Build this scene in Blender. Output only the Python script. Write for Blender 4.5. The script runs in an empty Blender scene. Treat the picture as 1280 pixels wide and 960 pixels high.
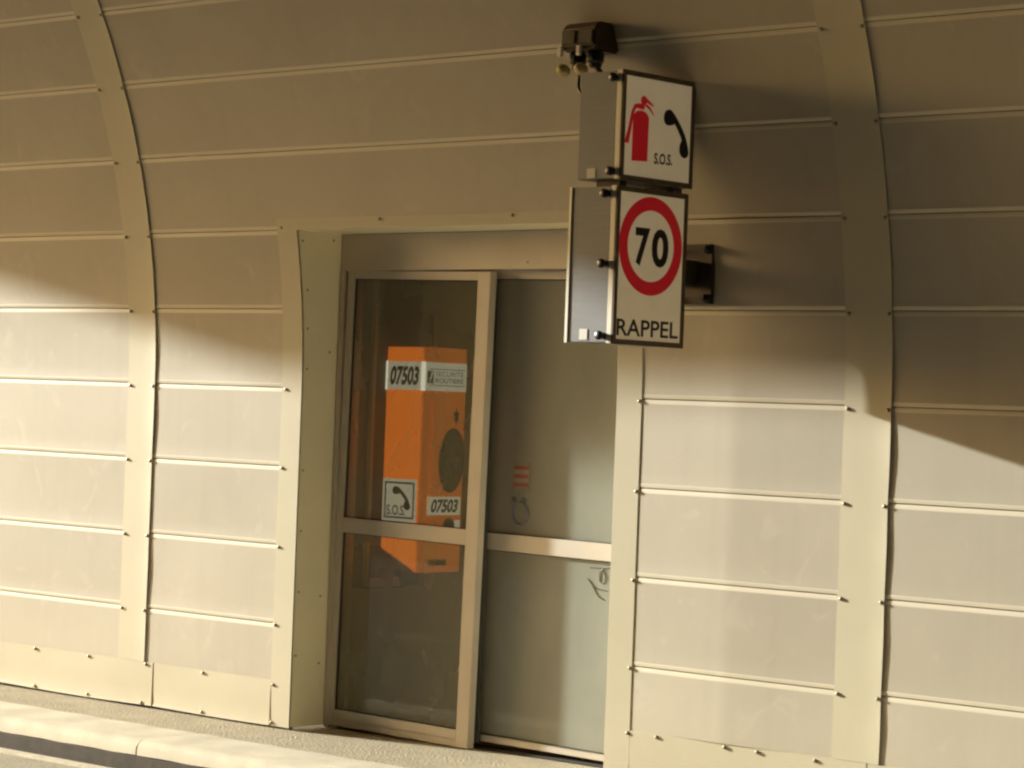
import bpy, bmesh, math, random
from mathutils import Vector, Matrix
random.seed(7)
S = bpy.context.scene
COL = S.collection
R = math.radians

# ------------------------------------------------------------------ helpers
class MB:
    """collects shapes, then links them as ONE mesh object"""
    def __init__(self):
        self.v = []; self.f = []; self.m = []
    def add(self, verts, faces, mi=0):
        n = len(self.v); self.v += [tuple(p) for p in verts]
        for fc in faces:
            self.f.append(tuple(i + n for i in fc)); self.m.append(mi)
        return self
    def box(self, x0, x1, y0, y1, z0, z1, mi=0):
        vs = [(x, y, z) for x in (x0, x1) for y in (y0, y1) for z in (z0, z1)]
        return self.add(vs, [(0,1,3,2),(4,6,7,5),(0,4,5,1),(2,3,7,6),(0,2,6,4),(1,5,7,3)], mi)
    def quad(self, a, b, c, d, mi=0):
        return self.add([a, b, c, d], [(0,1,2,3)], mi)
    def grid(self, pts, mi=0, midx=None):
        """pts[i][j] rows"""
        n = len(self.v); h = len(pts); w = len(pts[0])
        for r in pts: self.v += [tuple(p) for p in r]
        for i in range(h-1):
            for j in range(w-1):
                self.f.append((n+i*w+j, n+i*w+j+1, n+(i+1)*w+j+1, n+(i+1)*w+j))
                self.m.append(mi if midx is None else midx(i, j))
        return self
    def prism(self, poly, o, u, v, d, mi=0):
        """2-D polygon in plane o+u,v extruded along d"""
        o, u, v, d = map(Vector, (o, u, v, d)); n = len(poly)
        a = [o + u*p[0] + v*p[1] for p in poly]; b = [p + d for p in a]
        fs = [tuple(range(n)), tuple(range(2*n-1, n-1, -1))]
        for i in range(n):
            j = (i+1) % n; fs.append((i, n+i, n+j, j))
        return self.add(a + b, fs, mi)
    def lathe(self, prof, o, ax, mi=0, n=20):
        """prof: list of (radius, height) revolved about ax through o"""
        ax = Vector(ax).normalized(); t = ax.orthogonal().normalized(); b = ax.cross(t); o = Vector(o)
        vs = []; fs = []
        for r, h in prof:
            for k in range(n):
                a = 2*math.pi*k/n; vs.append(o + ax*h + (t*math.cos(a) + b*math.sin(a))*r)
        for i in range(len(prof)-1):
            for k in range(n):
                k2 = (k+1) % n; fs.append((i*n+k, i*n+k2, (i+1)*n+k2, (i+1)*n+k))
        fs.append(tuple(range(n-1, -1, -1))); fs.append(tuple((len(prof)-1)*n+k for k in range(n)))
        return self.add(vs, fs, mi)
    def tube(self, pts, r, mi=0, n=8):
        pts = [Vector(p) for p in pts]; vs = []; fs = []
        up = Vector((0.31, 0.52, 0.79))
        for i, p in enumerate(pts):
            d = (pts[min(i+1, len(pts)-1)] - pts[max(i-1, 0)]).normalized()
            t = d.cross(up).normalized(); b = d.cross(t)
            for k in range(n):
                a = 2*math.pi*k/n; vs.append(p + (t*math.cos(a) + b*math.sin(a))*r)
        for i in range(len(pts)-1):
            for k in range(n):
                k2 = (k+1) % n; fs.append((i*n+k, i*n+k2, (i+1)*n+k2, (i+1)*n+k))
        fs.append(tuple(range(n-1, -1, -1))); fs.append(tuple((len(pts)-1)*n+k for k in range(n)))
        return self.add(vs, fs, mi)
    def build(self, name, mats, parent=None, smooth=None, bevel=0):
        me = bpy.data.meshes.new(name)
        me.from_pydata(self.v, [], self.f)
        for m in (mats if isinstance(mats, (list, tuple)) else [mats]): me.materials.append(m)
        me.polygons.foreach_set('material_index', self.m)
        bm = bmesh.new(); bm.from_mesh(me)
        bmesh.ops.recalc_face_normals(bm, faces=bm.faces)
        if bevel:
            es = [e for e in bm.edges if len(e.link_faces) == 2 and e.calc_face_angle(0) > R(30)]
            bmesh.ops.bevel(bm, geom=es, offset=bevel, segments=2, affect='EDGES', clamp_overlap=True)
        bm.to_mesh(me); bm.free()
        if smooth:
            me.polygons.foreach_set('use_smooth', [True]*len(me.polygons))
            me.set_sharp_from_angle(angle=R(smooth))
        me.update()
        o = bpy.data.objects.new(name, me); COL.objects.link(o)
        if parent: attach(o, parent)
        return o

def attach(o, parent):
    o.parent = parent
    o.matrix_parent_inverse = parent_world(parent).inverted()
def parent_world(p):
    m = Matrix.LocRotScale(p.location, p.rotation_euler, p.scale)
    if p.parent: m = parent_world(p.parent) @ p.matrix_parent_inverse @ m
    return m

def tag(o, label, cat, group=None, kind=None):
    if label: o['label'] = label
    if cat: o['category'] = cat
    if group: o['group'] = group
    if kind: o['kind'] = kind
    return o
def thing(name, loc, label, cat, group=None):
    o = bpy.data.objects.new(name, None); COL.objects.link(o); o.location = loc
    o.empty_display_size = 0.1
    return tag(o, label, cat, group)
def structure(o):
    o['kind'] = 'structure'; return o

# ------------------------------------------------------------------ materials
def mat(name, col, rough=0.6, metal=0.0, var=0.08, vscale=3.0, bump=0.0, bscale=60.0, stretch=(1,1,1),
        col2=None, spots=0.0, sscale=25.0, scol=(0.05,0.04,0.03), emit=0.0, ecol=None, spec=0.5, bdist=0.004, fine=0.0, fscale=300.0, streak=0.0):
    m = bpy.data.materials.new(name); m.use_nodes = True
    nt = m.node_tree; N = nt.nodes; L = nt.links; b = N['Principled BSDF']
    b.inputs['Roughness'].default_value = rough; b.inputs['Metallic'].default_value = metal
    b.inputs['Specular IOR Level'].default_value = spec
    tc = N.new('ShaderNodeTexCoord'); mp = N.new('ShaderNodeMapping'); mp.inputs['Scale'].default_value = stretch
    L.new(tc.outputs['Object'], mp.inputs['Vector'])
    nz = N.new('ShaderNodeTexNoise'); nz.inputs['Scale'].default_value = vscale; nz.inputs['Detail'].default_value = 6
    nz.inputs['Roughness'].default_value = 0.62
    L.new(mp.outputs['Vector'], nz.inputs['Vector'])
    rp = N.new('ShaderNodeValToRGB'); c = Vector(col)
    rp.color_ramp.elements[0].position = 0.28; rp.color_ramp.elements[1].position = 0.72
    lo = c*(1-var) if col2 is None else Vector(col2)
    rp.color_ramp.elements[0].color = (*lo, 1); rp.color_ramp.elements[1].color = (*(c*(1+var*0.6)), 1)
    L.new(nz.outputs['Fac'], rp.inputs['Fac'])
    out = rp.outputs['Color']
    def mix(fac, colr, mode='MIX', val=None):
        nonlocal out
        mx = N.new('ShaderNodeMix'); mx.data_type = 'RGBA'; mx.blend_type = mode
        L.new(fac, mx.inputs['Factor']); L.new(out, mx.inputs['A']); mx.inputs['B'].default_value = (*colr, 1)
        out = mx.outputs['Result']
    def ramp(src, p0, p1, v1):
        r = N.new('ShaderNodeMapRange'); r.inputs['From Min'].default_value = p0; r.inputs['From Max'].default_value = p1
        r.inputs['To Max'].default_value = v1; L.new(src, r.inputs['Value']); return r.outputs['Result']
    if fine:
        n2 = N.new('ShaderNodeTexNoise'); n2.inputs['Scale'].default_value = fscale; n2.inputs['Detail'].default_value = 2
        L.new(tc.outputs['Object'], n2.inputs['Vector'])
        mix(ramp(n2.outputs['Fac'], 0.45, 0.75, fine), tuple(c*0.35))
        mix(ramp(n2.outputs['Fac'], 0.5, 0.2, fine), tuple(c*1.5))
    if spots:
        n3 = N.new('ShaderNodeTexNoise'); n3.inputs['Scale'].default_value = sscale; n3.inputs['Detail'].default_value = 8
        n3.inputs['Roughness'].default_value = 0.7
        L.new(tc.outputs['Object'], n3.inputs['Vector'])
        mix(ramp(n3.outputs['Fac'], 0.58, 0.78, spots), scol)
    if streak:
        m4 = N.new('ShaderNodeMapping'); m4.inputs['Scale'].default_value = (14, 14, 0.7)
        L.new(tc.outputs['Object'], m4.inputs['Vector'])
        n4 = N.new('ShaderNodeTexNoise'); n4.inputs['Scale'].default_value = 1.0; n4.inputs['Detail'].default_value = 5
        L.new(m4.outputs['Vector'], n4.inputs['Vector'])
        mix(ramp(n4.outputs['Fac'], 0.5, 0.8, streak), scol)
    L.new(out, b.inputs['Base Color'])
    if bump:
        n5 = N.new('ShaderNodeTexNoise'); n5.inputs['Scale'].default_value = bscale; n5.inputs['Detail'].default_value = 5
        L.new(mp.outputs['Vector'], n5.inputs['Vector'])
        bp = N.new('ShaderNodeBump'); bp.inputs['Strength'].default_value = bump; bp.inputs['Distance'].default_value = bdist
        L.new(n5.outputs['Fac'], bp.inputs['Height']); L.new(bp.outputs['Normal'], b.inputs['Normal'])
    if emit:
        L.new(out, b.inputs['Emission Color']); b.inputs['Emission Strength'].default_value = emit
    return m

PANEL = (0.50, 0.455, 0.36)
CREAM = (0.535, 0.49, 0.355)

def perforated():
    m = mat('perforated_sheet', PANEL, 0.55, var=0.08, vscale=1.6, streak=0.20, scol=(0.38, 0.33, 0.25), spec=0.25)
    nt = m.node_tree; N = nt.nodes; L = nt.links; b = N['Principled BSDF']
    src = b.inputs['Base Color'].links[0].from_socket
    tc = N.new('ShaderNodeTexCoord'); mp = N.new('ShaderNodeMapping')
    mp.inputs['Rotation'].default_value = (0, R(38), 0)
    L.new(tc.outputs['Object'], mp.inputs['Vector'])
    sx = N.new('ShaderNodeSeparateXYZ'); L.new(mp.outputs['Vector'], sx.inputs['Vector'])
    def wave(o):
        a = N.new('ShaderNodeMath'); a.operation = 'MULTIPLY'; a.inputs[1].default_value = 2*math.pi/0.0064
        s = N.new('ShaderNodeMath'); s.operation = 'SINE'; L.new(o, a.inputs[0]); L.new(a.outputs[0], s.inputs[0]); return s.outputs[0]
    pr = N.new('ShaderNodeMath'); pr.operation = 'MULTIPLY'
    L.new(wave(sx.outputs['X']), pr.inputs[0]); L.new(wave(sx.outputs['Z']), pr.inputs[1])
    rg = N.new('ShaderNodeMapRange'); rg.inputs['From Min'].default_value = 0.45; rg.inputs['From Max'].default_value = 0.6
    rg.inputs['To Max'].default_value = 0.42
    L.new(pr.outputs[0], rg.inputs['Value'])
    # worn, lighter scuffs where vehicles and brushes rubbed the sheet
    n2 = N.new('ShaderNodeTexNoise'); n2.inputs['Scale'].default_value = 5.0; n2.inputs['Detail'].default_value = 9; n2.inputs['Distortion'].default_value = 1.6
    L.new(tc.outputs['Object'], n2.inputs['Vector'])
    r2 = N.new('ShaderNodeMapRange'); r2.inputs['From Min'].default_value = 0.60; r2.inputs['From Max'].default_value = 0.72; r2.inputs['To Max'].default_value = 0.24
    L.new(n2.outputs['Fac'], r2.inputs['Value'])
    m1 = N.new('ShaderNodeMix'); m1.data_type = 'RGBA'; m1.inputs['B'].default_value = (0.66, 0.60, 0.50, 1)
    L.new(r2.outputs['Result'], m1.inputs['Factor']); L.new(src, m1.inputs['A'])
    m2 = N.new('ShaderNodeMix'); m2.data_type = 'RGBA'; m2.inputs['B'].default_value = (0.16, 0.13, 0.10, 1)
    L.new(rg.outputs['Result'], m2.inputs['Factor']); L.new(m1.outputs['Result'], m2.inputs['A'])
    L.new(m2.outputs['Result'], b.inputs['Base Color'])
    oi = N.new('ShaderNodeObjectInfo'); hv = N.new('ShaderNodeHueSaturation')
    tone = N.new('ShaderNodeMapRange'); tone.inputs['To Min'].default_value = 0.94; tone.inputs['To Max'].default_value = 1.06
    L.new(oi.outputs['Random'], tone.inputs['Value']); L.new(tone.outputs['Result'], hv.inputs['Value'])
    L.new(m2.outputs['Result'], hv.inputs['Color']); L.new(hv.outputs['Color'], b.inputs['Base Color'])
    # slightly grainy surface
    n3 = N.new('ShaderNodeTexNoise'); n3.inputs['Scale'].default_value = 95; n3.inputs['Detail'].default_value = 3
    L.new(tc.outputs['Object'], n3.inputs['Vector'])
    bp = N.new('ShaderNodeBump'); bp.inputs['Strength'].default_value = 0.13; bp.inputs['Distance'].default_value = 0.003
    L.new(n3.outputs['Fac'], bp.inputs['Height']); L.new(bp.outputs['Normal'], b.inputs['Normal'])
    return m

M = {}
M['perf'] = perforated()
M['margin'] = mat('plain_sheet_edge', (0.69, 0.63, 0.49), 0.5, var=0.05, vscale=4, spec=0.3)
M['cream'] = mat('cream_sheet', CREAM, 0.5, var=0.05, vscale=2.5, streak=0.10, scol=(0.50,0.43,0.28), bump=0.03, bscale=9, spec=0.3)
M['surround'] = mat('lightened_reveal_cream', (0.80, 0.735, 0.53), 0.42, var=0.06, vscale=2.5, spots=0.12, sscale=9, scol=(0.4,0.33,0.2), spec=0.4)  # reveals coloured lighter than the flanges to replace missing bounce light
M['backing'] = mat('dark_backing', (0.16,0.14,0.11), 0.9, var=0.2)
M['lining'] = mat('vault_lining', (0.055, 0.034, 0.018), 0.8, var=0.15, vscale=1.0)
M['screw'] = mat('screw_steel', (0.33,0.29,0.22), 0.4, metal=0.4, var=0.3, vscale=40)
M['frame'] = mat('door_aluminium', (0.55, 0.50, 0.425), 0.42, metal=0.25, var=0.08, vscale=4, streak=0.12, scol=(0.4,0.33,0.22))
M['seal'] = mat('rubber_seal', (0.03,0.027,0.022), 0.8)
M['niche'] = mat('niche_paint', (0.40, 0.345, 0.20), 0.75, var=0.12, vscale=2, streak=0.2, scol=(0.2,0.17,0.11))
M['kerb'] = mat('kerb_concrete', (0.64, 0.58, 0.45), 0.9, var=0.16, vscale=5, bump=0.35, bscale=70, spots=0.35, sscale=14, scol=(0.30,0.26,0.19), fine=0.08, fscale=180)
M['gutter'] = mat('gutter_concrete', (0.62, 0.56, 0.44), 0.9, var=0.2, vscale=9, bump=0.4, bscale=60, spots=0.5, sscale=16, scol=(0.2,0.17,0.13))
M['slot'] = mat('gutter_dirt', (0.075,0.062,0.045), 0.95, var=0.3, vscale=14, bump=0.4)
M['pave'] = mat('gravelly_pavement', (0.43, 0.37, 0.255), 0.95, var=0.2, vscale=5, bump=1.0, bscale=75, bdist=0.010, fine=0.5, fscale=95, spots=0.5, sscale=7, scol=(0.2,0.165,0.115))
M['road'] = mat('road_asphalt', (0.07, 0.055, 0.037), 0.95, var=0.2, vscale=3, bump=1.0, bscale=60, fine=0.6, fscale=110)
M['shoulder'] = mat('gravelly_shoulder', (0.38, 0.34, 0.25), 0.95, var=0.2, vscale=4, bump=1.0, bscale=70, bdist=0.010, fine=0.5, fscale=95)
M['earth'] = mat('ground_soil', (0.34,0.26,0.15), 0.95, var=0.3, vscale=0.3)
M['alu'] = mat('brushed_aluminium', (0.215, 0.222, 0.235), 0.40, metal=0.55, var=0.08, vscale=6, stretch=(1,1,14), streak=0.12, scol=(0.3,0.28,0.24))
M['alu_lip'] = mat('bright_aluminium_edge', (0.72,0.69,0.6), 0.4, metal=0.5, var=0.06)
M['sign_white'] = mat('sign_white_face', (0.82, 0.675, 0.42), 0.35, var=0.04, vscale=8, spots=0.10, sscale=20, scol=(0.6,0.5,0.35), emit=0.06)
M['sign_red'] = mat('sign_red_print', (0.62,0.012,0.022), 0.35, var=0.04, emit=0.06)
M['black'] = mat('black_print', (0.014,0.012,0.012), 0.45, var=0.1)
M['bezel'] = mat('brown_face_frame', (0.14,0.10,0.065), 0.5, metal=0.3, var=0.25, vscale=15)
M['dark_steel'] = mat('dark_weathered_steel', (0.06,0.045,0.032), 0.55, metal=0.4, var=0.4, vscale=20)
M['knob'] = mat('black_plastic', (0.012,0.011,0.012), 0.4)
M['sticker'] = mat('white_sticker', (0.75,0.72,0.64), 0.5)
M['orange'] = mat('orange_paint', (0.95,0.24,0.02), 0.38, var=0.06, vscale=5, streak=0.08, scol=(0.5, 0.1, 0.01), emit=0.075)  # faint glow added to the orange paint; the cabinet is no lamp
M['orange_glow'] = mat('added_orange_glow', (0.95, 0.215, 0.012), 0.4, var=0.06, vscale=5, emit=0.18)  # stronger added glow, in place of light missing inside the niche
M['label'] = mat('pale_label', (0.62, 0.60, 0.42), 0.4, var=0.05, vscale=12, emit=0.15)  # glow added to brighten the telephone labels
M['edge_highlight'] = mat('glowing_edge_highlight', (0.80, 0.77, 0.60), 0.3, var=0.04, emit=0.3)  # edge highlight put in as a paler colour with added glow
M['grille'] = mat('speaker_mesh', (0.24, 0.22, 0.13), 0.7, var=0.35, vscale=120, bump=0.3, bscale=250)
M['logo'] = mat('dark_logo', (0.02, 0.016, 0.03), 0.4)
M['fadedtext'] = mat('faded_print', (0.09, 0.08, 0.05), 0.5, var=0.3, vscale=60)
M['board'] = mat('dark_mounting_board', (0.11,0.095,0.062), 0.7, var=0.2, vscale=8)
M['rail'] = mat('pale_channel', (0.52,0.48,0.35), 0.5, var=0.1)
M['conduit'] = mat('pale_conduit_plastic', (0.78, 0.74, 0.58), 0.4, var=0.06)
M['redlabel'] = mat('faded_red_print', (0.30, 0.055, 0.045), 0.5)
M['sheet'] = mat('faded_paper', (0.27, 0.25, 0.17), 0.6, var=0.12, vscale=20)
M['blueplug'] = mat('blue_grey_print', (0.10, 0.105, 0.13), 0.4)
M['bronze'] = mat('bronze_box', (0.11,0.07,0.045), 0.4, metal=0.3, var=0.35, vscale=12)
M['cover'] = mat('smoky_cover', (0.20,0.19,0.15), 0.15, var=0.2, vscale=16)
M['yellowcap'] = mat('yellowed_cap', (0.48,0.38,0.15), 0.45, var=0.15)
M['paint_line'] = mat('white_road_paint', (0.62,0.58,0.5), 0.8, var=0.2, vscale=12, spots=0.4)

def dusted_pane(title, thin, thick, tint, wiped=0.0):
    m = bpy.data.materials.new(title); m.use_nodes = True
    nt = m.node_tree; N = nt.nodes; L = nt.links
    for n in list(N): N.remove(n)
    out = N.new('ShaderNodeOutputMaterial')
    tr = N.new('ShaderNodeBsdfTransparent'); tr.inputs['Color'].default_value = (0.95,0.97,0.94,1)
    gl = N.new('ShaderNodeBsdfGlossy'); gl.inputs['Roughness'].default_value = 0.02
    df = N.new('ShaderNodeBsdfDiffuse'); df.inputs['Color'].default_value = (*tint, 1)
    tl = N.new('ShaderNodeBsdfTranslucent'); tl.inputs['Color'].default_value = (0.8, 0.8, 0.7, 1)
    dm = N.new('ShaderNodeMixShader'); dm.inputs['Fac'].default_value = 0.45
    fr = N.new('ShaderNodeFresnel'); fr.inputs['IOR'].default_value = 1.5
    tc = N.new('ShaderNodeTexCoord'); mp = N.new('ShaderNodeMapping'); mp.inputs['Scale'].default_value = (1.4, 1.4, 0.8)
    L.new(tc.outputs['Object'], mp.inputs['Vector'])
    nz = N.new('ShaderNodeTexNoise'); nz.inputs['Scale'].default_value = 3.5; nz.inputs['Detail'].default_value = 8; nz.inputs['Distortion'].default_value = 0.8
    L.new(mp.outputs['Vector'], nz.inputs['Vector'])
    mr = N.new('ShaderNodeMapRange'); mr.inputs['From Min'].default_value = 0.3; mr.inputs['From Max'].default_value = 0.75
    mr.inputs['To Min'].default_value = thin; mr.inputs['To Max'].default_value = thick
    L.new(nz.outputs['Fac'], mr.inputs['Value'])
    # left part of the pane wiped cleaner by hands and sleeves
    sp = N.new('ShaderNodeSeparateXYZ'); L.new(tc.outputs['Object'], sp.inputs['Vector'])
    wr = N.new('ShaderNodeMapRange'); wr.interpolation_type = 'SMOOTHSTEP'
    wr.inputs['From Min'].default_value = -0.1; wr.inputs['From Max'].default_value = 0.35
    wr.inputs['To Min'].default_value = 1.0 - wiped; L.new(sp.outputs['X'], wr.inputs['Value'])
    wm = N.new('ShaderNodeMath'); wm.operation = 'MULTIPLY'
    L.new(mr.outputs['Result'], wm.inputs[0]); L.new(wr.outputs['Result'], wm.inputs[1])
    m1 = N.new('ShaderNodeMixShader'); m2 = N.new('ShaderNodeMixShader')
    fm = N.new('ShaderNodeMath'); fm.operation = 'MULTIPLY'; fm.inputs[1].default_value = 1.0
    L.new(fr.outputs[0], fm.inputs[0])
    L.new(wm.outputs[0], m1.inputs['Fac']); L.new(tr.outputs[0], m1.inputs[1]); L.new(df.outputs[0], dm.inputs[1]); L.new(tl.outputs[0], dm.inputs[2]); L.new(dm.outputs[0], m1.inputs[2])
    L.new(fm.outputs[0], m2.inputs['Fac']); L.new(m1.outputs[0], m2.inputs[1]); L.new(gl.outputs[0], m2.inputs[2])
    L.new(m2.outputs[0], out.inputs['Surface'])
    return m
M['pane_clear'] = dusted_pane('clear pane', 0.25, 0.33, (0.95, 0.94, 0.68))
M['pane_grimy'] = dusted_pane('grimy pane', 0.52, 0.60, (0.94, 0.97, 0.84), 0.30)

# ------------------------------------------------------------------ lettering
def text_geo(body, bold=0.0):
    cu = bpy.data.curves.new('lettering', 'FONT'); cu.body = body; cu.size = 1.0; cu.offset = bold; cu.resolution_u = 4
    o = bpy.data.objects.new('lettering', cu); COL.objects.link(o)
    dg = bpy.context.evaluated_depsgraph_get(); dg.update()
    me = bpy.data.meshes.new_from_object(o.evaluated_get(dg))
    vs = [(v.co.x, v.co.y) for v in me.vertices]; fs = [tuple(p.vertices) for p in me.polygons]
    bpy.data.objects.remove(o); bpy.data.curves.remove(cu); bpy.data.meshes.remove(me)
    x0 = min(v[0] for v in vs); x1 = max(v[0] for v in vs); y0 = min(v[1] for v in vs); y1 = max(v[1] for v in vs)
    return [((x-x0)/(x1-x0), (y-y0)/(y1-y0)) for x, y in vs], fs
def lettering(mb, body, o, u, v, bold=0.0, skew=0.0, mi=0):
    """fit the text into the parallelogram o, o+u, o+v"""
    o, u, v = map(Vector, (o, u, v)); vs, fs = text_geo(body, bold)
    mb.add([o + u*(a + skew*b) + v*b for a, b in vs], fs, mi)
def ellipse(cx, cy, rx, ry, n=64, rot=0.0):
    r = []
    for k in range(n):
        a = 2*math.pi*k/n; x = rx*math.cos(a); y = ry*math.sin(a)
        r.append((cx + x*math.cos(rot) - y*math.sin(rot), cy + x*math.sin(rot) + y*math.cos(rot)))
    return r
def smooth_poly(pts, n=6):
    """closed Catmull-Rom through pts"""
    out = []; k = len(pts)
    for i in range(k):
        p0, p1, p2, p3 = (Vector(pts[(i+j-1) % k]) for j in range(4))
        for s in range(n):
            t = s/n
            out.append(tuple(0.5*((2*p1) + (p2-p0)*t + (2*p0-5*p1+4*p2-p3)*t*t + (3*p1-p0-3*p2+p3)*t**3)))
    return out

# ------------------------------------------------------------------ tunnel profile
Z0, RV = 1.513, 3.756
def W(s, off=0.0):
    """point (y, z) at arc length s up the wall, off metres out towards the road"""
    if s <= Z0: return (-off, s)
    a = (s - Z0)/RV
    return (-RV*(1-math.cos(a)) - off*math.cos(a), Z0 + RV*math.sin(a) - off*math.sin(a))
XB, XA, XJ, XK, XC, XE = -2.183, -1.986, -1.121, 0.944, 1.907, 2.117
DL, DR = -0.995, 0.817                 # door opening
SEAM = [0.211, 0.464] + [0.464 + 0.35*k for k in range(1, 14)]

wall = thing('tunnel_wall', (0, 0, 0), 'cream metal clad tunnel wall curving overhead, with perforated panels between plain ribs', 'wall')

def panel(x0, x1, k, amp=1.0, fold=False):
    s0, s1 = SEAM[k], SEAM[k+1]; p = s1 - s0
    if k == 0: prof = [(0.0, -0.004), (0.0005, 0.0)]
    else: prof = [(0.0014, -0.006), (0.0017, -0.0022), (0.004, -0.0004), (0.0165, 0.0014), (0.0182, 0.0006)]
    prof = prof + [(0.019 + (p-0.039)*j/6, 0.0005) for j in range(7)]
    prof += [(p-0.019, 0.0005), (p-0.005, -0.0004), (p-0.0018, -0.0014), (p-0.0014, -0.006)]
    nx = 30; rs = random.Random(k*31 + int(x0*100) + 900)
    b1 = rs.uniform(-1, 1)*0.0012*amp; b2 = rs.uniform(-1, 1)*0.0010*amp; ph = rs.uniform(0, 6.28); tilt = rs.uniform(-1, 1)*0.0009*amp
    rows = []
    for ds, off in prof:
        r = []
        for i in range(nx+1):
            u = i/nx; x = x0 + (x1-x0)*u; v = ds/p
            d = off + math.sin(math.pi*v)*(b1*math.sin(math.pi*u) + b2*math.sin(2*math.pi*u + ph)) + tilt*(u-0.5)*math.sin(math.pi*v)
            if fold:
                xf = 1.40 + 0.012*rs.uniform(0, 0)
                d += 0.0082*(1 - (xf-x)/(xf-XK)) if x < xf else 0.0082*(1-(x-xf)/(XC-xf))
            y, z = W(s0+ds, d); r.append((x, y, z))
        rows.append(r)
    lo = 1 if k == 0 else 4
    hi = len(prof)-4
    mb = MB().grid(rows, 0, lambda i, j: 0 if lo <= i < hi else 1)
    return mb.build('cladding_panel', [M['perf'], M['margin']], wall, smooth=20)

U = 0.022
for k in range(13):
    panel(-5.90, XB+U, k)                        # bay on the left
    if k < 6:
        panel(XA-U*0.5, XJ+U, k); panel(XK-0.008, XC+U, k, 0.6, True)
    else:
        panel(XA-U*0.5, XC+U, k)
    panel(XE-U*0.5, 5.98, k)

# screws ------------------------------------------------------------
_sc = MB().lathe([(0.0075, -0.003), (0.0075, 0.002), (0.0062, 0.0055), (0.003, 0.0068)], (0,0,0), (0,-1,0), n=10)
screw0 = _sc.build('screw', M['screw'], smooth=40)
_first = [True]
def screw(x, s, parent, off=0.004, dx=None):
    o = screw0 if _first[0] else screw0.copy()
    if _first[0]: _first[0] = False
    else: COL.objects.link(o)
    y, z = W(s, off); a = max(0.0, (s-Z0)/RV)
    o.location = (x, y, z); o.rotation_euler = (a, 0, 0)
    o.parent = parent
    return o
def screw_at(loc, rot, parent):
    o = screw0.copy(); COL.objects.link(o); o.location = loc; o.rotation_euler = rot; o.scale = (0.7, 0.7, 0.7); o.parent = parent

# ribs (plain cover strips) ------------------------------------------
def rib(x0, x1, seed, slo, shi, spread=1.0, in_view=True):
    rs = random.Random(seed); ss = []; kn = [slo] + [q for q in SEAM if slo < q < shi-0.05] + [shi]
    rows = []; lifts = [rs.uniform(0.2, 1.0) for _ in kn]
    for i in range(len(kn)-1):
        for j in range(12):
            t = j/12; ss.append((kn[i] + (kn[i+1]-kn[i])*t, lifts[i]*math.sin(math.pi*t)**2))
    ss.append((kn[-1], 0))
    us = [0, 0.02, 0.2, 0.4, 0.6, 0.72, 0.8, 0.88, 0.94, 1.0]
    front = []; back = []
    for s, l in ss:
        rf = []; rb = []
        for u in us:
            x = x0 + (x1-x0)*u
            e = max(0, (u-0.55)/0.45)**2
            off = 0.0022 + 0.0022*u + e*(0.0016 + 0.0018*l*spread)
            xx = x + (e*(-0.002 + 0.003*l) if u > 0.6 else 0)
            y, z = W(s, off); rf.append((xx, y, z))
            y, z = W(s, off-0.0012); rb.append((xx, y, z))
        front.append(rf); back.append(rb)
    mb = MB().grid(front).grid(back)
    for rw in (0, -1):
        pass
    n = len(us)
    for i in range(len(ss)-1):
        for j in (0, n-1):
            mb.quad(front[i][j], front[i+1][j], back[i+1][j], back[i][j])
    o = mb.build('cover_strip', M['cream'], wall, smooth=30)
    for k, s in enumerate(SEAM[:10] if in_view else []):
        if k == 0: continue
        screw(x0 + 0.016, s - 0.012, o, 0.0035); screw(x1 - 0.016, s - 0.012, o, 0.005)
    return o
rib(XB, XA, 3, 0.2135, 5.0)
rib(XC, XE, 5, 0.2135, 5.0, 0.8)
rib(XB-4.1, XA-4.1, 8, 0.2135, 5.0, in_view=False)
rib(XC+4.1, XE+4.1, 9, 0.2135, 5.0, in_view=False)

# plinth plates under the panels ----------------------------------------
def plinth(x0, x1, seed, screws):
    rs = random.Random(seed); rows = []; nx = 40
    for z, e in ((0.012, 0.006), (0.03, 0.0035), (0.09, 0.0045), (0.16, 0.004), (0.2125, 0.0032), (0.2125, 0.0)):
        r = []
        for i in range(nx+1):
            x = x0 + (x1-x0)*i/nx
            r.append((x, -(e + 0.0012*math.sin(x*5.2+seed) * (1 if z < 0.2 else 0.3)), z + (0.003*math.sin(x*4+seed*2) if z < 0.02 else 0)))
        rows.append(r)
    mb = MB().grid(rows)
    for i in (0, -1):
        mb.add([rows[0][i], rows[4][i], (rows[4][i][0], 0.01, 0.2125), (rows[0][i][0], 0.01, 0.012)], [(0,1,2,3)])
    o = mb.build('plinth_plate', M['cream'], wall, smooth=30)
    for x, z in screws:
        screw(x, z, o, 0.0045)
plinth(-6.08, -1.928, 1, [(-2.807,0.203),(-2.396,0.203),(-1.976,0.203),(-2.80,0.022),(-2.394,0.022),(-2.0,0.022),(-3.2,0.203),(-3.2,0.022)])
plinth(-1.920, XJ, 2, [(-1.576,0.200),(-1.574,0.022)])
plinth(XK+0.004, 2.06, 3, [(1.081,0.2),(1.414,0.198),(1.568,0.197),(1.834,0.196)])
plinth(2.066, 6.1, 4, [(2.3,0.2),(2.7,0.2)])

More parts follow.
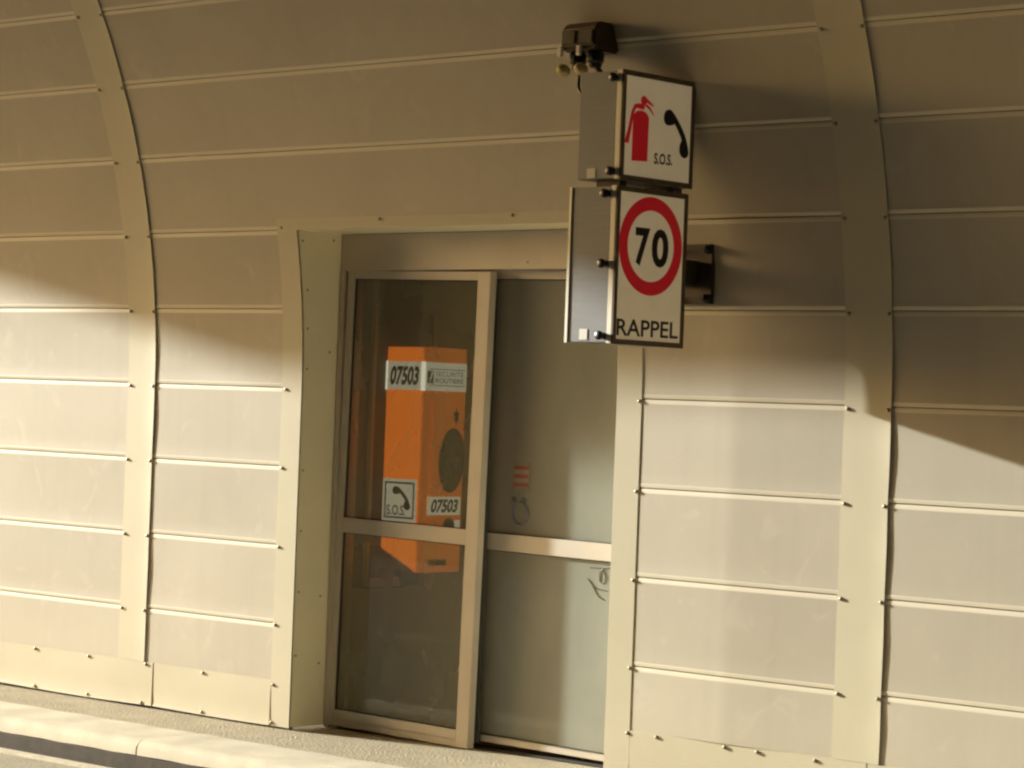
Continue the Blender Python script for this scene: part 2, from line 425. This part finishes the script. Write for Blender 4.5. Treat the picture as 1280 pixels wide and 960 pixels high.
# door surround: flanges on the wall face plus reveals -----------------------
sur = MB()
def flange(x0, x1, s0, s1, off=0.0035, n=30):
    rows = [[(x, *W(s0 + (s1-s0)*i/n, off)) for x in (x0, x1)] for i in range(n+1)]
    sur.grid(rows, 1)
    rows2 = [[(x, *W(s0 + (s1-s0)*i/n, -0.004)) for x in (x0, x1)] for i in range(n+1)]
    for j in (0, 1):
        sur.grid([[a[j], b[j]] for a, b in zip(rows, rows2)])
    sur.add([rows[0][0], rows[0][1], rows2[0][1], rows2[0][0]], [(0,1,2,3)])
    sur.add([rows[-1][0], rows[-1][1], rows2[-1][1], rows2[-1][0]], [(0,1,2,3)])
SL, ST = 2.216, 2.264
flange(XJ, DL, 0.010, ST); flange(DR, XK, 0.010, ST); flange(DL+0.0004, DR-0.0004, SL, ST)
YD = 0.212
for x in (DL, DR):      # reveals follow the curved wall edge
    rows = [[(x, *W(0.014 + (SL-0.014)*i/30, 0.0035)), (x, YD+0.09, W(0.014 + (SL-0.014)*i/30)[1])] for i in range(31)]
    sur.grid(rows)
    s = -0.012 if x == DL else 0.012
    rows = [[(x+s, a[0][1]+0.004, a[0][2]), (x+s, a[1][1], a[1][2])] for a in rows]
    sur.grid(rows)
ys, zs = W(SL, 0.0035)
sur.box(DL+0.001, DR-0.001, ys+0.001, YD+0.09, zs, zs+0.010)
so = sur.build('door_surround', [M['surround'], M['cream']], wall, smooth=30)
for x, s in [(-1.094,2.226),(-1.096,1.506),(-1.102,1.156),(-1.104,0.804),(-1.108,0.458),(-1.106,0.191),(-1.108,0.024)]:
    screw(x, s, so, 0.0035)
for x in (-0.476, 0.288): screw(x, 2.252, so, 0.0035)
for s in (1.505, 1.15, 0.80, 0.455, 0.2): screw(XK-0.010, s, so, 0.0035)
for y, z in [(-0.030,2.165),(0.010,1.95),(0.020,1.78),(0.025,1.6),(0.16,2.18),(0.16,1.68),(0.024,1.15),(0.024,0.881),(0.024,0.612),(0.022,0.329),(0.16,0.59),(0.165,0.29)]:
    screw_at((DL, y, z), (0, 0, R(90)), so)

# concrete behind the cladding and the niche behind the door
bk = MB()
OFF = -0.035
def lin(x0, x1, s0, s1, n=24):
    bk.grid([[(x, *W(s0 + (s1-s0)*i/n, OFF)) for x in (x0, x1)] for i in range(n+1)])
SB = Z0 + RV*R(84.6)
lin(-16.3, DL-0.016, -0.3, SB); lin(DR+0.016, 90, -0.3, SB); lin(DL-0.016, DR+0.016, 2.235, SB)
bk.build('backing_wall', [M['backing']], wall, smooth=30)
ni = MB()
NX0, NX1, NY0, NY1, NZ = -0.972, 1.45, 0.30, 1.25, 2.34
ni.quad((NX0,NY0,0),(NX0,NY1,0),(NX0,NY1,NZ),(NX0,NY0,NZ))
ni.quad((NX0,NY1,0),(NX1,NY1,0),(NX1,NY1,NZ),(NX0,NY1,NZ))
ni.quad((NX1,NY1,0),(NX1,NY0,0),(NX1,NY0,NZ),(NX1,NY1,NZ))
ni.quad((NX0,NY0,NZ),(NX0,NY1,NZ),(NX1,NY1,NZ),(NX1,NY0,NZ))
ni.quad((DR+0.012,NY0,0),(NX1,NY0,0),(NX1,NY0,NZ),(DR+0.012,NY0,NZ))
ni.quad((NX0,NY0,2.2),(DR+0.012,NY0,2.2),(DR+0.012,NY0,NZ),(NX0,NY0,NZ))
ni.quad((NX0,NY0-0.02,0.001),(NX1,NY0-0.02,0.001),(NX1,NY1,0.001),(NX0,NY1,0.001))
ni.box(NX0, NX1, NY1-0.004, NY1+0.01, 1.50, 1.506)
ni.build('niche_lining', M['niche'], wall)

# unseen rest of the tunnel: roof and the far side wall
YF = -12.0
rf = MB()
yb, zb = W(SB, OFF)
prof = [(yb, zb), (yb-0.02, 6.22), (YF-yb, 6.22), (YF-yb, zb)]
a = [(YF - W(SB*(1-i/24.0), OFF)[0], W(SB*(1-i/24.0), OFF)[1]) for i in range(25)]
prof += a[1:] + [(YF+0.035, -0.3)]
rf.grid([[(x, y, z) for x in (-16.3, 90)] for y, z in prof])
structure(rf.build('ceiling', M['lining'], smooth=30))

# ------------------------------------------------------------------ ground
gd = MB().grid([[(x, y, -0.22) for x in (-600, 600)] for y in (-600, 600)])
structure(gd.build('ground', M['earth']))
rd = MB().grid([[(x, y, -0.128) for x in (-300, -40, -16, -4, 8, 40, 300)] for y in (-11.2, -5.0, -1.45)])
structure(rd.build('road', M['road']))
sh = MB().grid([[(x, y, -0.1275) for x in (-300, -40, -16, -4, 8, 40, 300)] for y in (-1.4502, -1.2, -0.925)])
structure(sh.build('road_shoulder', M['shoulder']))
pv = MB()
pv.grid([[(x, y, 0.0) for x in (-300, -6, 0, 6, 300)] for y in (-0.432, -0.2, 0.285)])
structure(pv.build('pavement', M['pave']))
# kerb stones, butted with an open joint every metre or so
def kerb_stones():
    prof = [(-0.434, -0.02), (-0.434, 0.004), (-0.60, 0.006), (-0.742, 0.003), (-0.764, -0.002), (-0.780, -0.013), (-0.789, -0.030), (-0.792, -0.062), (-0.74, -0.066)]
    mb = MB(); x = -1.090 - 30*2.0; rs = random.Random(4)
    while x < 34:
        x0, x1 = x + 0.004, x + 2.0 - 0.004; nx = 40
        dz = rs.uniform(-0.0015, 0.0015)
        rows = []
        for y, z in prof:
            rows.append([(x0 + (x1-x0)*i/nx, y + 0.0018*math.sin(i*1.7+z*80+x) , z + dz + 0.0012*math.sin(i*0.9 + y*40 + x)) for i in range(nx+1)])
        mb.grid(rows)
        for i in (0, -1):
            mb.add([r[i] for r in rows], [tuple(range(len(rows)))])
        x += 2.0
    return mb
structure(kerb_stones().build('kerb', M['kerb'], smooth=35))
gu = MB()
gu.box(-60, 34, -0.80, -0.40, -0.20, -0.067)
gu.box(-60, 34, -0.86, -0.795, -0.20, -0.145)
structure(gu.build('kerb_slot', M['slot']))
gl_ = MB()
gl_.box(-60, 34, -0.93, -0.862, -0.20, -0.118)
structure(gl_.build('gutter', M['gutter'], bevel=0.006))
ln = MB()
ln.grid([[(x, y, -0.124) for x in (-300, 300)] for y in (-4.55, -4.40)])
structure(ln.build('road_marking', M['paint_line']))
fk = MB().box(-60, 34, -11.96, -11.2, -0.2, 0.0)
structure(fk.build('far_kerb', M['kerb']))

# ------------------------------------------------------------------ sliding door
door = thing('sliding_door', (-0.09, 0.25, 0), 'two leaf glazed sliding door in pale aluminium, recessed in the tunnel wall', 'door')
fr_ = MB()
fr_.box(DL+0.003, -0.966, 0.205, 0.33, 0.004, 2.045)
fr_.box(DR-0.045, DR-0.003, 0.262, 0.33, 0.022, 2.045)
fr_.build('door_frame', M['frame'], door, bevel=0.002)
hp = MB(); hp.box(DL+0.003, DR-0.003, 0.207, 0.33, 2.047, 2.209)
hpo = hp.build('header_panel', M['frame'], door, bevel=0.002)
screw_at((0.129, 0.207, 2.075), (0,0,0), hpo)
th = MB(); th.box(DL+0.003, DR-0.003, 0.266, 0.334, 0.002, 0.010)
th.build('threshold_shadow_strip', M['seal'], door, bevel=0.002)  # black colour stands in for the shadow line under the leaves
def leaf(x0, x1, y0, y1, z0, z1, gx0, gx1, gz, rot, pane):
    """gz: (low0, low1, up0, up1) glass heights"""
    cx, cz = (x0+x1)/2, (z0+z1)/2
    mb = MB(); e = 0.0005
    mb.box(x0, gx0, y0, y1, z0, z1); mb.box(gx1, x1, y0, y1, z0, z1)
    for a, b in ((z0, gz[0]), (gz[1], gz[2]), (gz[3], z1)):
        mb.box(gx0+e, gx1-e, y0+0.002, y1-0.002, a, b)
    mb.box(gx0+e, gx1-e, y0-0.001, y0+0.002-e, z0+0.028, z0+0.031)
    o = mb.build('door_leaf', M['frame'], door, bevel=0.0025)
    piv = Matrix.Translation((cx, 0, cz)) @ Matrix.Rotation(rot, 4, 'Y') @ Matrix.Translation((-cx, 0, -cz))
    ym = (y0+y1)/2
    kids = []
    for a, b in ((gz[0], gz[1]), (gz[2], gz[3])):
        g = MB().quad((gx0-0.006, ym, a-0.006), (gx1+0.006, ym, a-0.006), (gx1+0.006, ym, b+0.006), (gx0-0.006, ym, b+0.006))
        kids.append(g.build('glass_pane', pane, o))
        sl = MB()
        w = 0.006
        sl.box(gx0, gx0+w, ym-0.009, ym-0.002, a, b); sl.box(gx1-w, gx1, ym-0.009, ym-0.002, a, b)
        sl.box(gx0+w+e, gx1-w-e, ym-0.009, ym-0.002, a, a+w*0.6); sl.box(gx0+w+e, gx1-w-e, ym-0.009, ym-0.002, b-w*0.6, b)
        kids.append(sl.build('glazing_seal', M['seal'], o))
    o.matrix_basis = piv
    return o
LL = leaf(-0.964, -0.100, 0.212, 0.252, 0.010, 2.043, -0.926, -0.172, (0.082, 0.873, 0.940, 2.006), 0.016, M['pane_clear'])
RL = leaf(-0.185, 0.800, 0.276, 0.316, 0.030, 2.043, -0.125, 0.755, (0.058, 0.848, 0.920, 2.006), 0.012, M['pane_grimy'])
# brush seal along the meeting stile
bs = MB().box(-0.128, -0.104, 0.254, 0.274, 0.03, 2.03)
bso = bs.build('brush_seal', M['seal'], LL)
# faded notice and pictogram stuck on the right hand pane
nx, nz, ny = 0.020, 1.095, 0.2948
st = MB().box(nx-0.006, nx+0.088, ny-0.0004, ny+0.0004, nz+0.020, nz+0.138).build('notice', M['sheet'], RL)
rb = MB()
for z in (0.118, 0.082, 0.046): rb.box(nx, nx+0.082, ny-0.0010, ny-0.0006, nz+z-0.013, nz+z+0.004)
rb.build('red_print', M['redlabel'], st)
pb = MB()
for x in (0.006, 0.062): pb.prism(ellipse(nx+x, nz-0.022, 0.017, 0.012, 20, rot=-0.5), (0, ny-0.0006, 0), (1,0,0), (0,0,1), (0,-0.0004,0))
pb.tube([(nx+0.044-0.040*math.cos(math.pi*k/9), ny-0.0012, nz-0.078-0.048*math.sin(math.pi*k/9)) for k in range(-2, 15)], 0.005, n=6)
pb.build('blue_print', M['blueplug'], st)
# pen scribble on the right hand pane
gf = MB()
for pts in ([(0.462,0.812),(0.57,0.816)], [(0.530,0.812),(0.512,0.795),(0.515,0.76),(0.535,0.75),(0.545,0.78),(0.53,0.81)], [(0.451,0.765),(0.475,0.742),(0.50,0.727),(0.561,0.721)], [(0.508,0.697),(0.542,0.684)], [(0.47,0.75),(0.505,0.70)]):
    gf.tube([(x, 0.2945, z) for x, z in pts], 0.0022, n=6)
gf.build('pen_scribble', M['fadedtext'], RL)

# ------------------------------------------------------------------ emergency telephone
PH = thing('emergency_telephone', (-0.97, 0.5, 0.7), 'orange emergency telephone cabinet numbered 07503, seen through the left glass leaf', 'telephone')
PX, PY0, PY1 = -0.735, 0.50, 0.785
poly = [(-0.967,1.722), (PX,1.722), (PX,0.705), (PX-0.012,0.703), (-0.967,0.803)]
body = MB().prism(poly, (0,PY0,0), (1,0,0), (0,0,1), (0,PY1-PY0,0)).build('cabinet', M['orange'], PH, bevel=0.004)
sidep = MB().prism([(-0.962,1.717),(PX-0.004,1.717),(PX-0.004,0.712),(-0.962,0.808)], (0,PY0-0.0005,0), (1,0,0), (0,0,1), (0,-0.0012,0)).build('added_glow_overlay', M['orange_glow'], PH)  # thin overlay with added glow that brightens the cabinet side
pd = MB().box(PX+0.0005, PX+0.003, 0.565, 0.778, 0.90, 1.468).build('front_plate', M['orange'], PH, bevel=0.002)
# band with the post number
bd = MB()
bd.box(-0.966, PX+0.0015, PY0-0.004, PY0-0.0019, 1.526, 1.654)
bd.box(PX+0.0005, PX+0.004, PY0-0.004, PY1-0.004, 1.526, 1.654)
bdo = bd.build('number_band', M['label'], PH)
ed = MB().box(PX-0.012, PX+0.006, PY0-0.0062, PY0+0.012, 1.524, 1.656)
MB().box(-0.968, -0.957, PY0-0.0062, PY0-0.003, 1.524, 1.656).build('band_edge_highlight', M['edge_highlight'], bdo, bevel=0.001)
ed.build('band_edge_highlight', M['edge_highlight'], bdo, bevel=0.003)
tx = MB(); lettering(tx, '07503', (-0.944, PY0-0.0052, 1.546), (0.180,0,0), (0,0,0.088), bold=0.045, skew=0.06)
tx.build('band_number', M['black'], bdo)
t2 = MB(); xx = PX+0.0052
lettering(t2, 'SECURITE', (xx, 0.575, 1.592), (0,0.185,0), (0,0,0.022), bold=0.0)
lettering(t2, 'ROUTIERE', (xx, 0.575, 1.562), (0,0.185,0), (0,0,0.022), bold=0.012)
for z in (1.622, 1.549): t2.box(xx-0.0004, xx, 0.535, 0.770, z, z+0.0035)
t2.build('band_print', M['fadedtext'], bdo)
t3 = MB().box(xx-0.0004, xx+0.0002, 0.522, 0.562, 1.559, 1.616)
lg = t3.build('band_logo', [M['logo']], bdo)
t4 = MB().prism([(0.534,1.563),(0.540,1.563),(0.559,1.612),(0.548,1.612)], (xx+0.0003,0,0), (0,1,0), (0,0,1), (0.0004,0,0))
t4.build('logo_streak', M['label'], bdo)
# handset emblem outline, normalised to the box 0..1
HAND = smooth_poly([(0.02,0.80),(0.08,0.95),(0.24,1.0),(0.40,0.93),(0.62,0.74),(0.82,0.52),(0.93,0.33),(1.0,0.12),(0.93,0.01),(0.78,0.0),(0.66,0.10),(0.66,0.27),(0.72,0.38),(0.60,0.54),(0.44,0.70),(0.38,0.68),(0.22,0.65),(0.08,0.68)])
# S.O.S. plate on the cabinet side
so_ = MB().box(-0.962, -0.748, PY0-0.003, PY0-0.0019, 0.928, 1.122)
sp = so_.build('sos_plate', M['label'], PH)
bb = MB(); y_ = PY0-0.0042
x0, x1, z0, z1, w = -0.948, -0.762, 0.943, 1.108, 0.008
bb.box(x0, x1, y_, y_+0.001, z0, z0+w); bb.box(x0, x1, y_, y_+0.001, z1-w, z1)
bb.box(x0, x0+w, y_, y_+0.001, z0+w+1e-4, z1-w-1e-4); bb.box(x1-w, x1, y_, y_+0.001, z0+w+1e-4, z1-w-1e-4)
bb.prism([(-0.902+0.118*a, 0.984+0.104*b) for a, b in HAND], (0,y_,0), (1,0,0), (0,0,1), (0,0.001,0))
lettering(bb, 'S.O.S.', (-0.932, y_, 0.957), (0.118,0,0), (0,0,0.046), bold=0.02)
bb.build('sos_print', M['black'], sp)
# front: speaker, number, mark, lock
xf = PX+0.0035
gr = MB().prism(ellipse(0.700, 1.212, 0.084, 0.148, 48, rot=-0.06), (xf,0,0), (0,1,0), (0,0,1), (0.003,0,0))
gr.build('speaker_grille', M['grille'], PH)
np_ = MB().box(xf, xf+0.002, 0.552, 0.768, 0.964, 1.046)
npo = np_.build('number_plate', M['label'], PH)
nt_ = MB(); lettering(nt_, '07503', (xf+0.0028, 0.568, 0.974), (0,0.176,0), (0,0,0.062), bold=0.045, skew=0.08)
nt_.build('plate_number', M['black'], npo)
mk = MB(); star = []
for k in range(12):
    a = math.pi*k/6; r = 0.032 if k % 2 == 0 else 0.016
    star.append((0.722 + 0.75*r*math.sin(a), 1.412 + 1.25*r*math.cos(a)))
mk.prism(star, (xf,0,0), (0,1,0), (0,0,1), (0.002,0,0)); mk.build('dark_mark', M['grille'], PH)
lk = MB(); lk.lathe([(0.034,0.0),(0.034,0.006),(0.026,0.014)], (xf,0.695,0.917), (1,0,0), n=20)
lko = lk.build('push_button', M['knob'], PH, smooth=40)
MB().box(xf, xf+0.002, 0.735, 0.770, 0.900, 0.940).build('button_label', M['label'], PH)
mp_ = MB().box(PX+0.0005, PX+0.003, 0.575, 0.690, 0.735, 0.762); mp_.build('maker_plate', M['fadedtext'], PH)

# mounting board on the niche side wall behind the telephone
BD = thing('mounting_board', (-0.97, 0.5, 0.62), 'dark mounting board with pale edge channels on the niche wall behind the orange telephone', 'board')
MB().box(-0.9715, -0.9685, 0.30, 0.80, 0.62, 2.06).build('board_panel', M['board'], BD)
MB().box(-0.968, -0.945, 0.388, 0.412, 0.626, 2.05).build('edge_channel', M['rail'], BD, bevel=0.003)
MB().box(-0.968, -0.945, 0.4125, 0.640, 0.626, 0.668).build('edge_channel', M['rail'], BD, bevel=0.003)
MB().prism([(0.62,0.625),(0.70,0.64),(0.72,0.69),(0.60,0.70)], (-0.966,0,0), (0,1,0), (0,0,1), (0.05,0,0)).build('bracket', M['dark_steel'], BD)
MB().box(-0.9675, -0.9655, 0.298, 0.303, 0.63, 2.05).build('edge_channel', M['rail'], BD)

# ------------------------------------------------------------------ box signs
XF = 1.300
def sign_box(name, x0, z0, z1, label, ya, yb, lip):
    t = thing(name, (x0+0.1, (ya+yb)/2, z0), label, 'sign')
    b = MB().box(x0, XF-0.030, ya, yb, z0, z1)
    bo = b.build('housing', M['alu'], t, bevel=0.003)
    rim = MB()
    rim.box(XF-0.0295, XF-0.004, ya-0.004, yb+0.004, z0-0.003, z1+0.003)
    rim.build('door_rim', M['alu_lip'], t, bevel=0.002)
    if lip:
        MB().box(x0-0.004, x0+0.010, ya-0.004, ya-0.0005, z0-0.002, z1+0.002).build('edge_lip', M['alu_lip'], t, bevel=0.001)
    w = 0.015
    fb = MB(); fx = XF-0.0038
    fb.box(fx, XF+0.004, ya-0.0045, ya+w, z0-0.004, z1+0.004); fb.box(fx, XF+0.004, yb-w, yb+0.0045, z0-0.004, z1+0.004)
    fb.box(fx, XF+0.0037, ya+w+2e-4, yb-w-2e-4, z0-0.004, z0+w); fb.box(fx, XF+0.0037, ya+w+2e-4, yb-w-2e-4, z1-w, z1+0.004)
    fb.build('face_frame', M['bezel'], t, bevel=0.001)
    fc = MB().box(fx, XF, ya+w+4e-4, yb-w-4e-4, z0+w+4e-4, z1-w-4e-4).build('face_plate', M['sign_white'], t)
    return t, fc
def clip(t, x, y, z):
    MB().lathe([(0.013,0.0),(0.013,0.012),(0.017,0.014),(0.017,0.024),(0.011,0.028)], (x, y, z), (0,-1,0), n=16).build('clip_knob', M['knob'], t, smooth=40)

YA, YB = -0.622, -0.212
s1, f1 = sign_box('sos_sign', 1.092, 2.318, 2.716, 'upper box sign showing a red fire extinguisher, black telephone handset and S.O.S.', YA+0.010, YB+0.020, False)
for z in (2.690, 2.345): clip(s1, XF-0.037, YA+0.010, z)
MB().box(1.140, 1.180, YA+0.0075, YA+0.0095, 2.322, 2.358).build('sticker', M['sticker'], s1)
xs = XF+0.0006
ex = MB()
dX = (0.0008, 0, 0)
def onface(mb, poly, mi=0): mb.prism(poly, (xs,0,0), (0,1,0), (0,0,1), dX, mi)
arc = [(-0.505+0.0465*math.cos(R(a)), 2.548+0.030*math.sin(R(a))) for a in range(0, 181, 12)]
onface(ex, [(-0.552,2.388),(-0.4605,2.393)] + [(-0.4585,2.548)] + arc[1:-1] + [(-0.5515,2.548)])
onface(ex, [(-0.522,2.583),(-0.488,2.583),(-0.484,2.601),(-0.500,2.606),(-0.520,2.600)])
onface(ex, ellipse(-0.491, 2.617, 0.018, 0.017, 24))
onface(ex, [(-0.476,2.627),(-0.436,2.606),(-0.436,2.599),(-0.480,2.612)])
onface(ex, [(-0.476,2.606),(-0.452,2.594),(-0.427,2.566),(-0.436,2.569),(-0.458,2.586),(-0.483,2.597)])
hose = [(-0.515,2.604),(-0.545,2.598),(-0.562,2.570),(-0.578,2.505),(-0.598,2.452),(-0.573,2.450),(-0.561,2.500),(-0.547,2.566),(-0.537,2.582),(-0.513,2.590)]
onface(ex, hose)
ex.build('extinguisher_print', M['sign_red'], f1)
hd = MB(); onface(hd, [(-0.374+0.158*a, 2.428+0.172*b) for a, b in HAND])
lettering(hd, 'S.O.S.', (xs+0.0004, -0.420, 2.388), (0,0.108,0.003), (0,0,0.042), bold=0.03)
hd.build('handset_print', M['black'], f1)

s2, f2 = sign_box('speed_limit_sign', 1.072, 1.712, 2.288, 'lower box sign with a red ring round 70 above the word RAPPEL', YA, YB, True)
for z in (2.262, 2.003, 1.738): clip(s2, XF-0.050, YA-0.001, z)
MB().box(1.140, 1.178, YA-0.0022, YA-0.0004, 1.722, 1.762).build('sticker', M['sticker'], s2)
rg = MB(); c = (-0.4195, 2.080); n = 72
oo = ellipse(*c, 0.1865, 0.184, n); ii = ellipse(*c, 0.136, 0.133, n)
vs = [(xs, y, z) for y, z in oo] + [(xs, y, z) for y, z in ii]
rg.add(vs, [(k, (k+1) % n, n+(k+1) % n, n+k) for k in range(n)])
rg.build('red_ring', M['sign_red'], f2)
nb = MB()
lettering(nb, '7', (xs, -0.512, 2.004), (0,0.086,0), (0,0,0.142), bold=0.036)
lettering(nb, '0', (xs, -0.414, 2.004), (0,0.100,0), (0,0,0.144), bold=0.036)
nb.build('speed_number', M['black'], f2)
rp_ = MB(); lettering(rp_, 'RAPPEL', (xs, -0.602, 1.741), (0,0.362,0.002), (0,0,0.062), bold=0.016)
rp_.build('rappel_print', M['black'], f2)

# bracket that carries both boxes
BK = thing('sign_bracket', (1.2, 0, 2.0), 'dark bolted steel bracket holding the two box signs off the wall', 'bracket')
yw, zw = W(Z0 + 0.50, 0.0)
pl = MB(); pl.box(1.085, 1.315, -0.062, -0.040, 1.885, 2.115); pl.build('wall_plate', M['dark_steel'], BK, bevel=0.003)
ar = MB(); ar.box(1.14, 1.245, YB+0.006, -0.0625, 1.955, 2.05); ar.build('arm', M['dark_steel'], BK, bevel=0.004)
up = MB(); up.box(1.15, 1.235, YB+0.0215, YB+0.050, 1.90, 1.953); up.box(1.15, 1.235, YB+0.0215, YB+0.050, 2.052, 2.66)
up.box(1.15, 1.235, YB+0.005, YB+0.0212, 1.905, 1.94)
up.build('upright', M['dark_steel'], BK, bevel=0.002)
for yy in (-0.30, -0.58): MB().box(1.16, 1.27, yy, yy+0.04, 2.292, 2.314).build('spacer', M['dark_steel'], BK)
for x in (1.105, 1.295):
    for z in (1.905, 2.095):
        MB().lathe([(0.020,0.0),(0.020,0.014),(0.012,0.018),(0.012,0.034)], (x,-0.0625,z), (0,-1,0), n=6).build('bolt', M['knob'], BK)

# cable that loops under the boxes
cb = [(1.16, -0.16, 1.955), (1.12, -0.175, 1.93), (1.11, -0.185, 1.90), (1.15, -0.19, 1.855), (1.20, -0.19, 1.81), (1.25, -0.192, 1.772), (1.285, -0.196, 1.745), (1.288, -0.206, 1.715)]
def curve3(pts, n=8):
    out = []
    P = [Vector(p) for p in pts]; P = [P[0]*2-P[1]] + P + [P[-1]*2-P[-2]]
    for i in range(1, len(P)-2):
        for s in range(n):
            t = s/n; p0, p1, p2, p3 = P[i-1:i+3]
            out.append(0.5*((2*p1)+(p2-p0)*t+(2*p0-5*p1+4*p2-p3)*t*t+(3*p1-p0-3*p2+p3)*t**3))
    out.append(P[-2]); return out
tag(MB().tube(curve3(cb), 0.0038).build('supply_cable', M['knob'], smooth=60), 'thin black cable looping behind the speed limit sign', 'cable')

# junction box above the signs
JB = thing('junction_box', (0.80, -0.27, 2.85), 'small bronze junction box with two black cable glands above the signs', 'junction box')
a = (W(3.02)[0], W(3.02)[1])
th_ = (3.02-Z0)/RV
def jbm(mb, name, m, **k):
    o = mb.build(name, m, JB, **k); return o
jx0, jx1, jy0, jy1, jz0, jz1 = 0.79, 0.965, -0.39, -0.275, 2.845, 2.955
jb = MB()
jb.prism([(jy0,jz0+0.01),(jy0,jz1-0.03),(jy0+0.03,jz1),(jy1+0.01,jz1),(jy1+0.035,jz0-0.005),(jy0+0.015,jz0-0.002)], (jx0,0,0), (0,1,0), (0,0,1), (jx1-jx0,0,0))
jbm(jb, 'box_body', M['bronze'], bevel=0.008)
jbm(MB().box(jx0+0.012, jx0+0.076, jy0-0.006, jy0-0.0005, jz0+0.025, jz1-0.035), 'cover', M['cover'], bevel=0.002)
jbm(MB().box(jx0+0.095, jx0+0.163, jy0-0.006, jy0-0.0005, jz0+0.025, jz1-0.035), 'cover', M['cover'], bevel=0.002)
for x in (jx0+0.004, jx0+0.100):
    jbm(MB().box(x-0.012, x+0.012, jy0-0.012, jy0+0.004, jz0-0.022, jz0+0.016), 'clip', M['sticker'], bevel=0.003)
for i, x in enumerate((jx0+0.052, jx0+0.142)):
    jbm(MB().lathe([(0.026,0.0),(0.034,-0.008),(0.034,-0.040),(0.028,-0.046),(0.024,-0.062)], (x, -0.345, jz0-0.003), (0,0,1), n=12), 'cable_gland', M['knob'], smooth=30)
    jbm(MB().lathe([(0.006,0.0),(0.024,0.006),(0.029,0.018),(0.024,0.030),(0.006,0.036)], (x-0.028, -0.388, jz0-0.062), (0.1,-0.55,-0.8), n=16), 'yellowed_cap', M['yellowcap'], smooth=50)
jbm(MB().tube(curve3([(jx0+0.060,-0.345,2.768),(jx0+0.066,-0.35,2.735),(jx0+0.076,-0.36,2.70),(jx0+0.105,-0.37,2.672)]), 0.0065), 'cable', M['knob'], smooth=60)
jbm(MB().tube(curve3([(jx0+0.145,-0.345,2.785),(jx0+0.19,-0.34,2.74),(1.04,-0.33,2.71),(1.10,-0.35,2.68)]), 0.010), 'cable', M['bronze'], smooth=60)

# ------------------------------------------------------------------ light
AZ, EL = 12.6, 13.5         # sun stands low, almost along the tunnel, out beyond the left portal
sd = bpy.data.lights.new('sun', 'SUN'); sd.energy = 4.0; sd.angle = R(0.75); sd.color = (0.97, 1.0, 0.94)
so2 = bpy.data.objects.new('sun', sd); COL.objects.link(so2)
dirv = Vector((-math.cos(R(AZ))*math.cos(R(EL)), -math.sin(R(AZ))*math.cos(R(EL)), math.sin(R(EL))))
so2.rotation_euler = dirv.to_track_quat('Z', 'Y').to_euler()
w = bpy.data.worlds.new('World'); S.world = w; w.use_nodes = True
nt = w.node_tree; bg = nt.nodes['Background']; sk = nt.nodes.new('ShaderNodeTexSky')
sk.sky_type = 'NISHITA'; sk.sun_disc = False; sk.dust_density = 6.0; sk.air_density = 1.1; sk.ozone_density = 0.0; sk.sun_elevation = R(EL)
sk.sun_rotation = math.atan2(dirv.x, dirv.y) % (2*math.pi)
nt.links.new(sk.outputs[0], bg.inputs['Color']); bg.inputs['Strength'].default_value = 0.148; sk.dust_density = 5.0; sk.altitude = 0.0

# ------------------------------------------------------------------ camera
F, yaw, pit, roll = 3296.0, 0.73279, 0.010036, 0.037159
f = Vector((-math.sin(yaw)*math.cos(pit), math.cos(yaw)*math.cos(pit), math.sin(pit)))
r = f.cross(Vector((0,0,1))).normalized(); u = r.cross(f)
r2 = r*math.cos(roll) + u*math.sin(roll); u2 = u*math.cos(roll) - r*math.sin(roll)
cd = bpy.data.cameras.new('camera'); cam = bpy.data.objects.new('camera', cd); COL.objects.link(cam)
cd.sensor_width = 36.0; cd.lens = F*36/1280; cd.clip_start = 0.05; cd.clip_end = 2000
mtx = Matrix((r2, u2, -f)).transposed().to_4x4(); mtx.translation = (7.5, -8.0529, 1.45)
cam.matrix_world = mtx
S.camera = cam

S.render.engine = 'CYCLES'
S.view_settings.view_transform = 'Standard'; S.view_settings.look = 'None'
S.view_settings.exposure = 1.43; S.view_settings.gamma = 1.0; S.view_settings.use_curve_mapping = False
S.cycles.max_bounces = 10; S.cycles.diffuse_bounces = 6; S.cycles.transparent_max_bounces = 16
S.cycles.filter_width = 2.4
S.cycles.use_denoising = True; S.cycles.use_adaptive_sampling = False; S.cycles.sample_clamp_indirect = 4.0
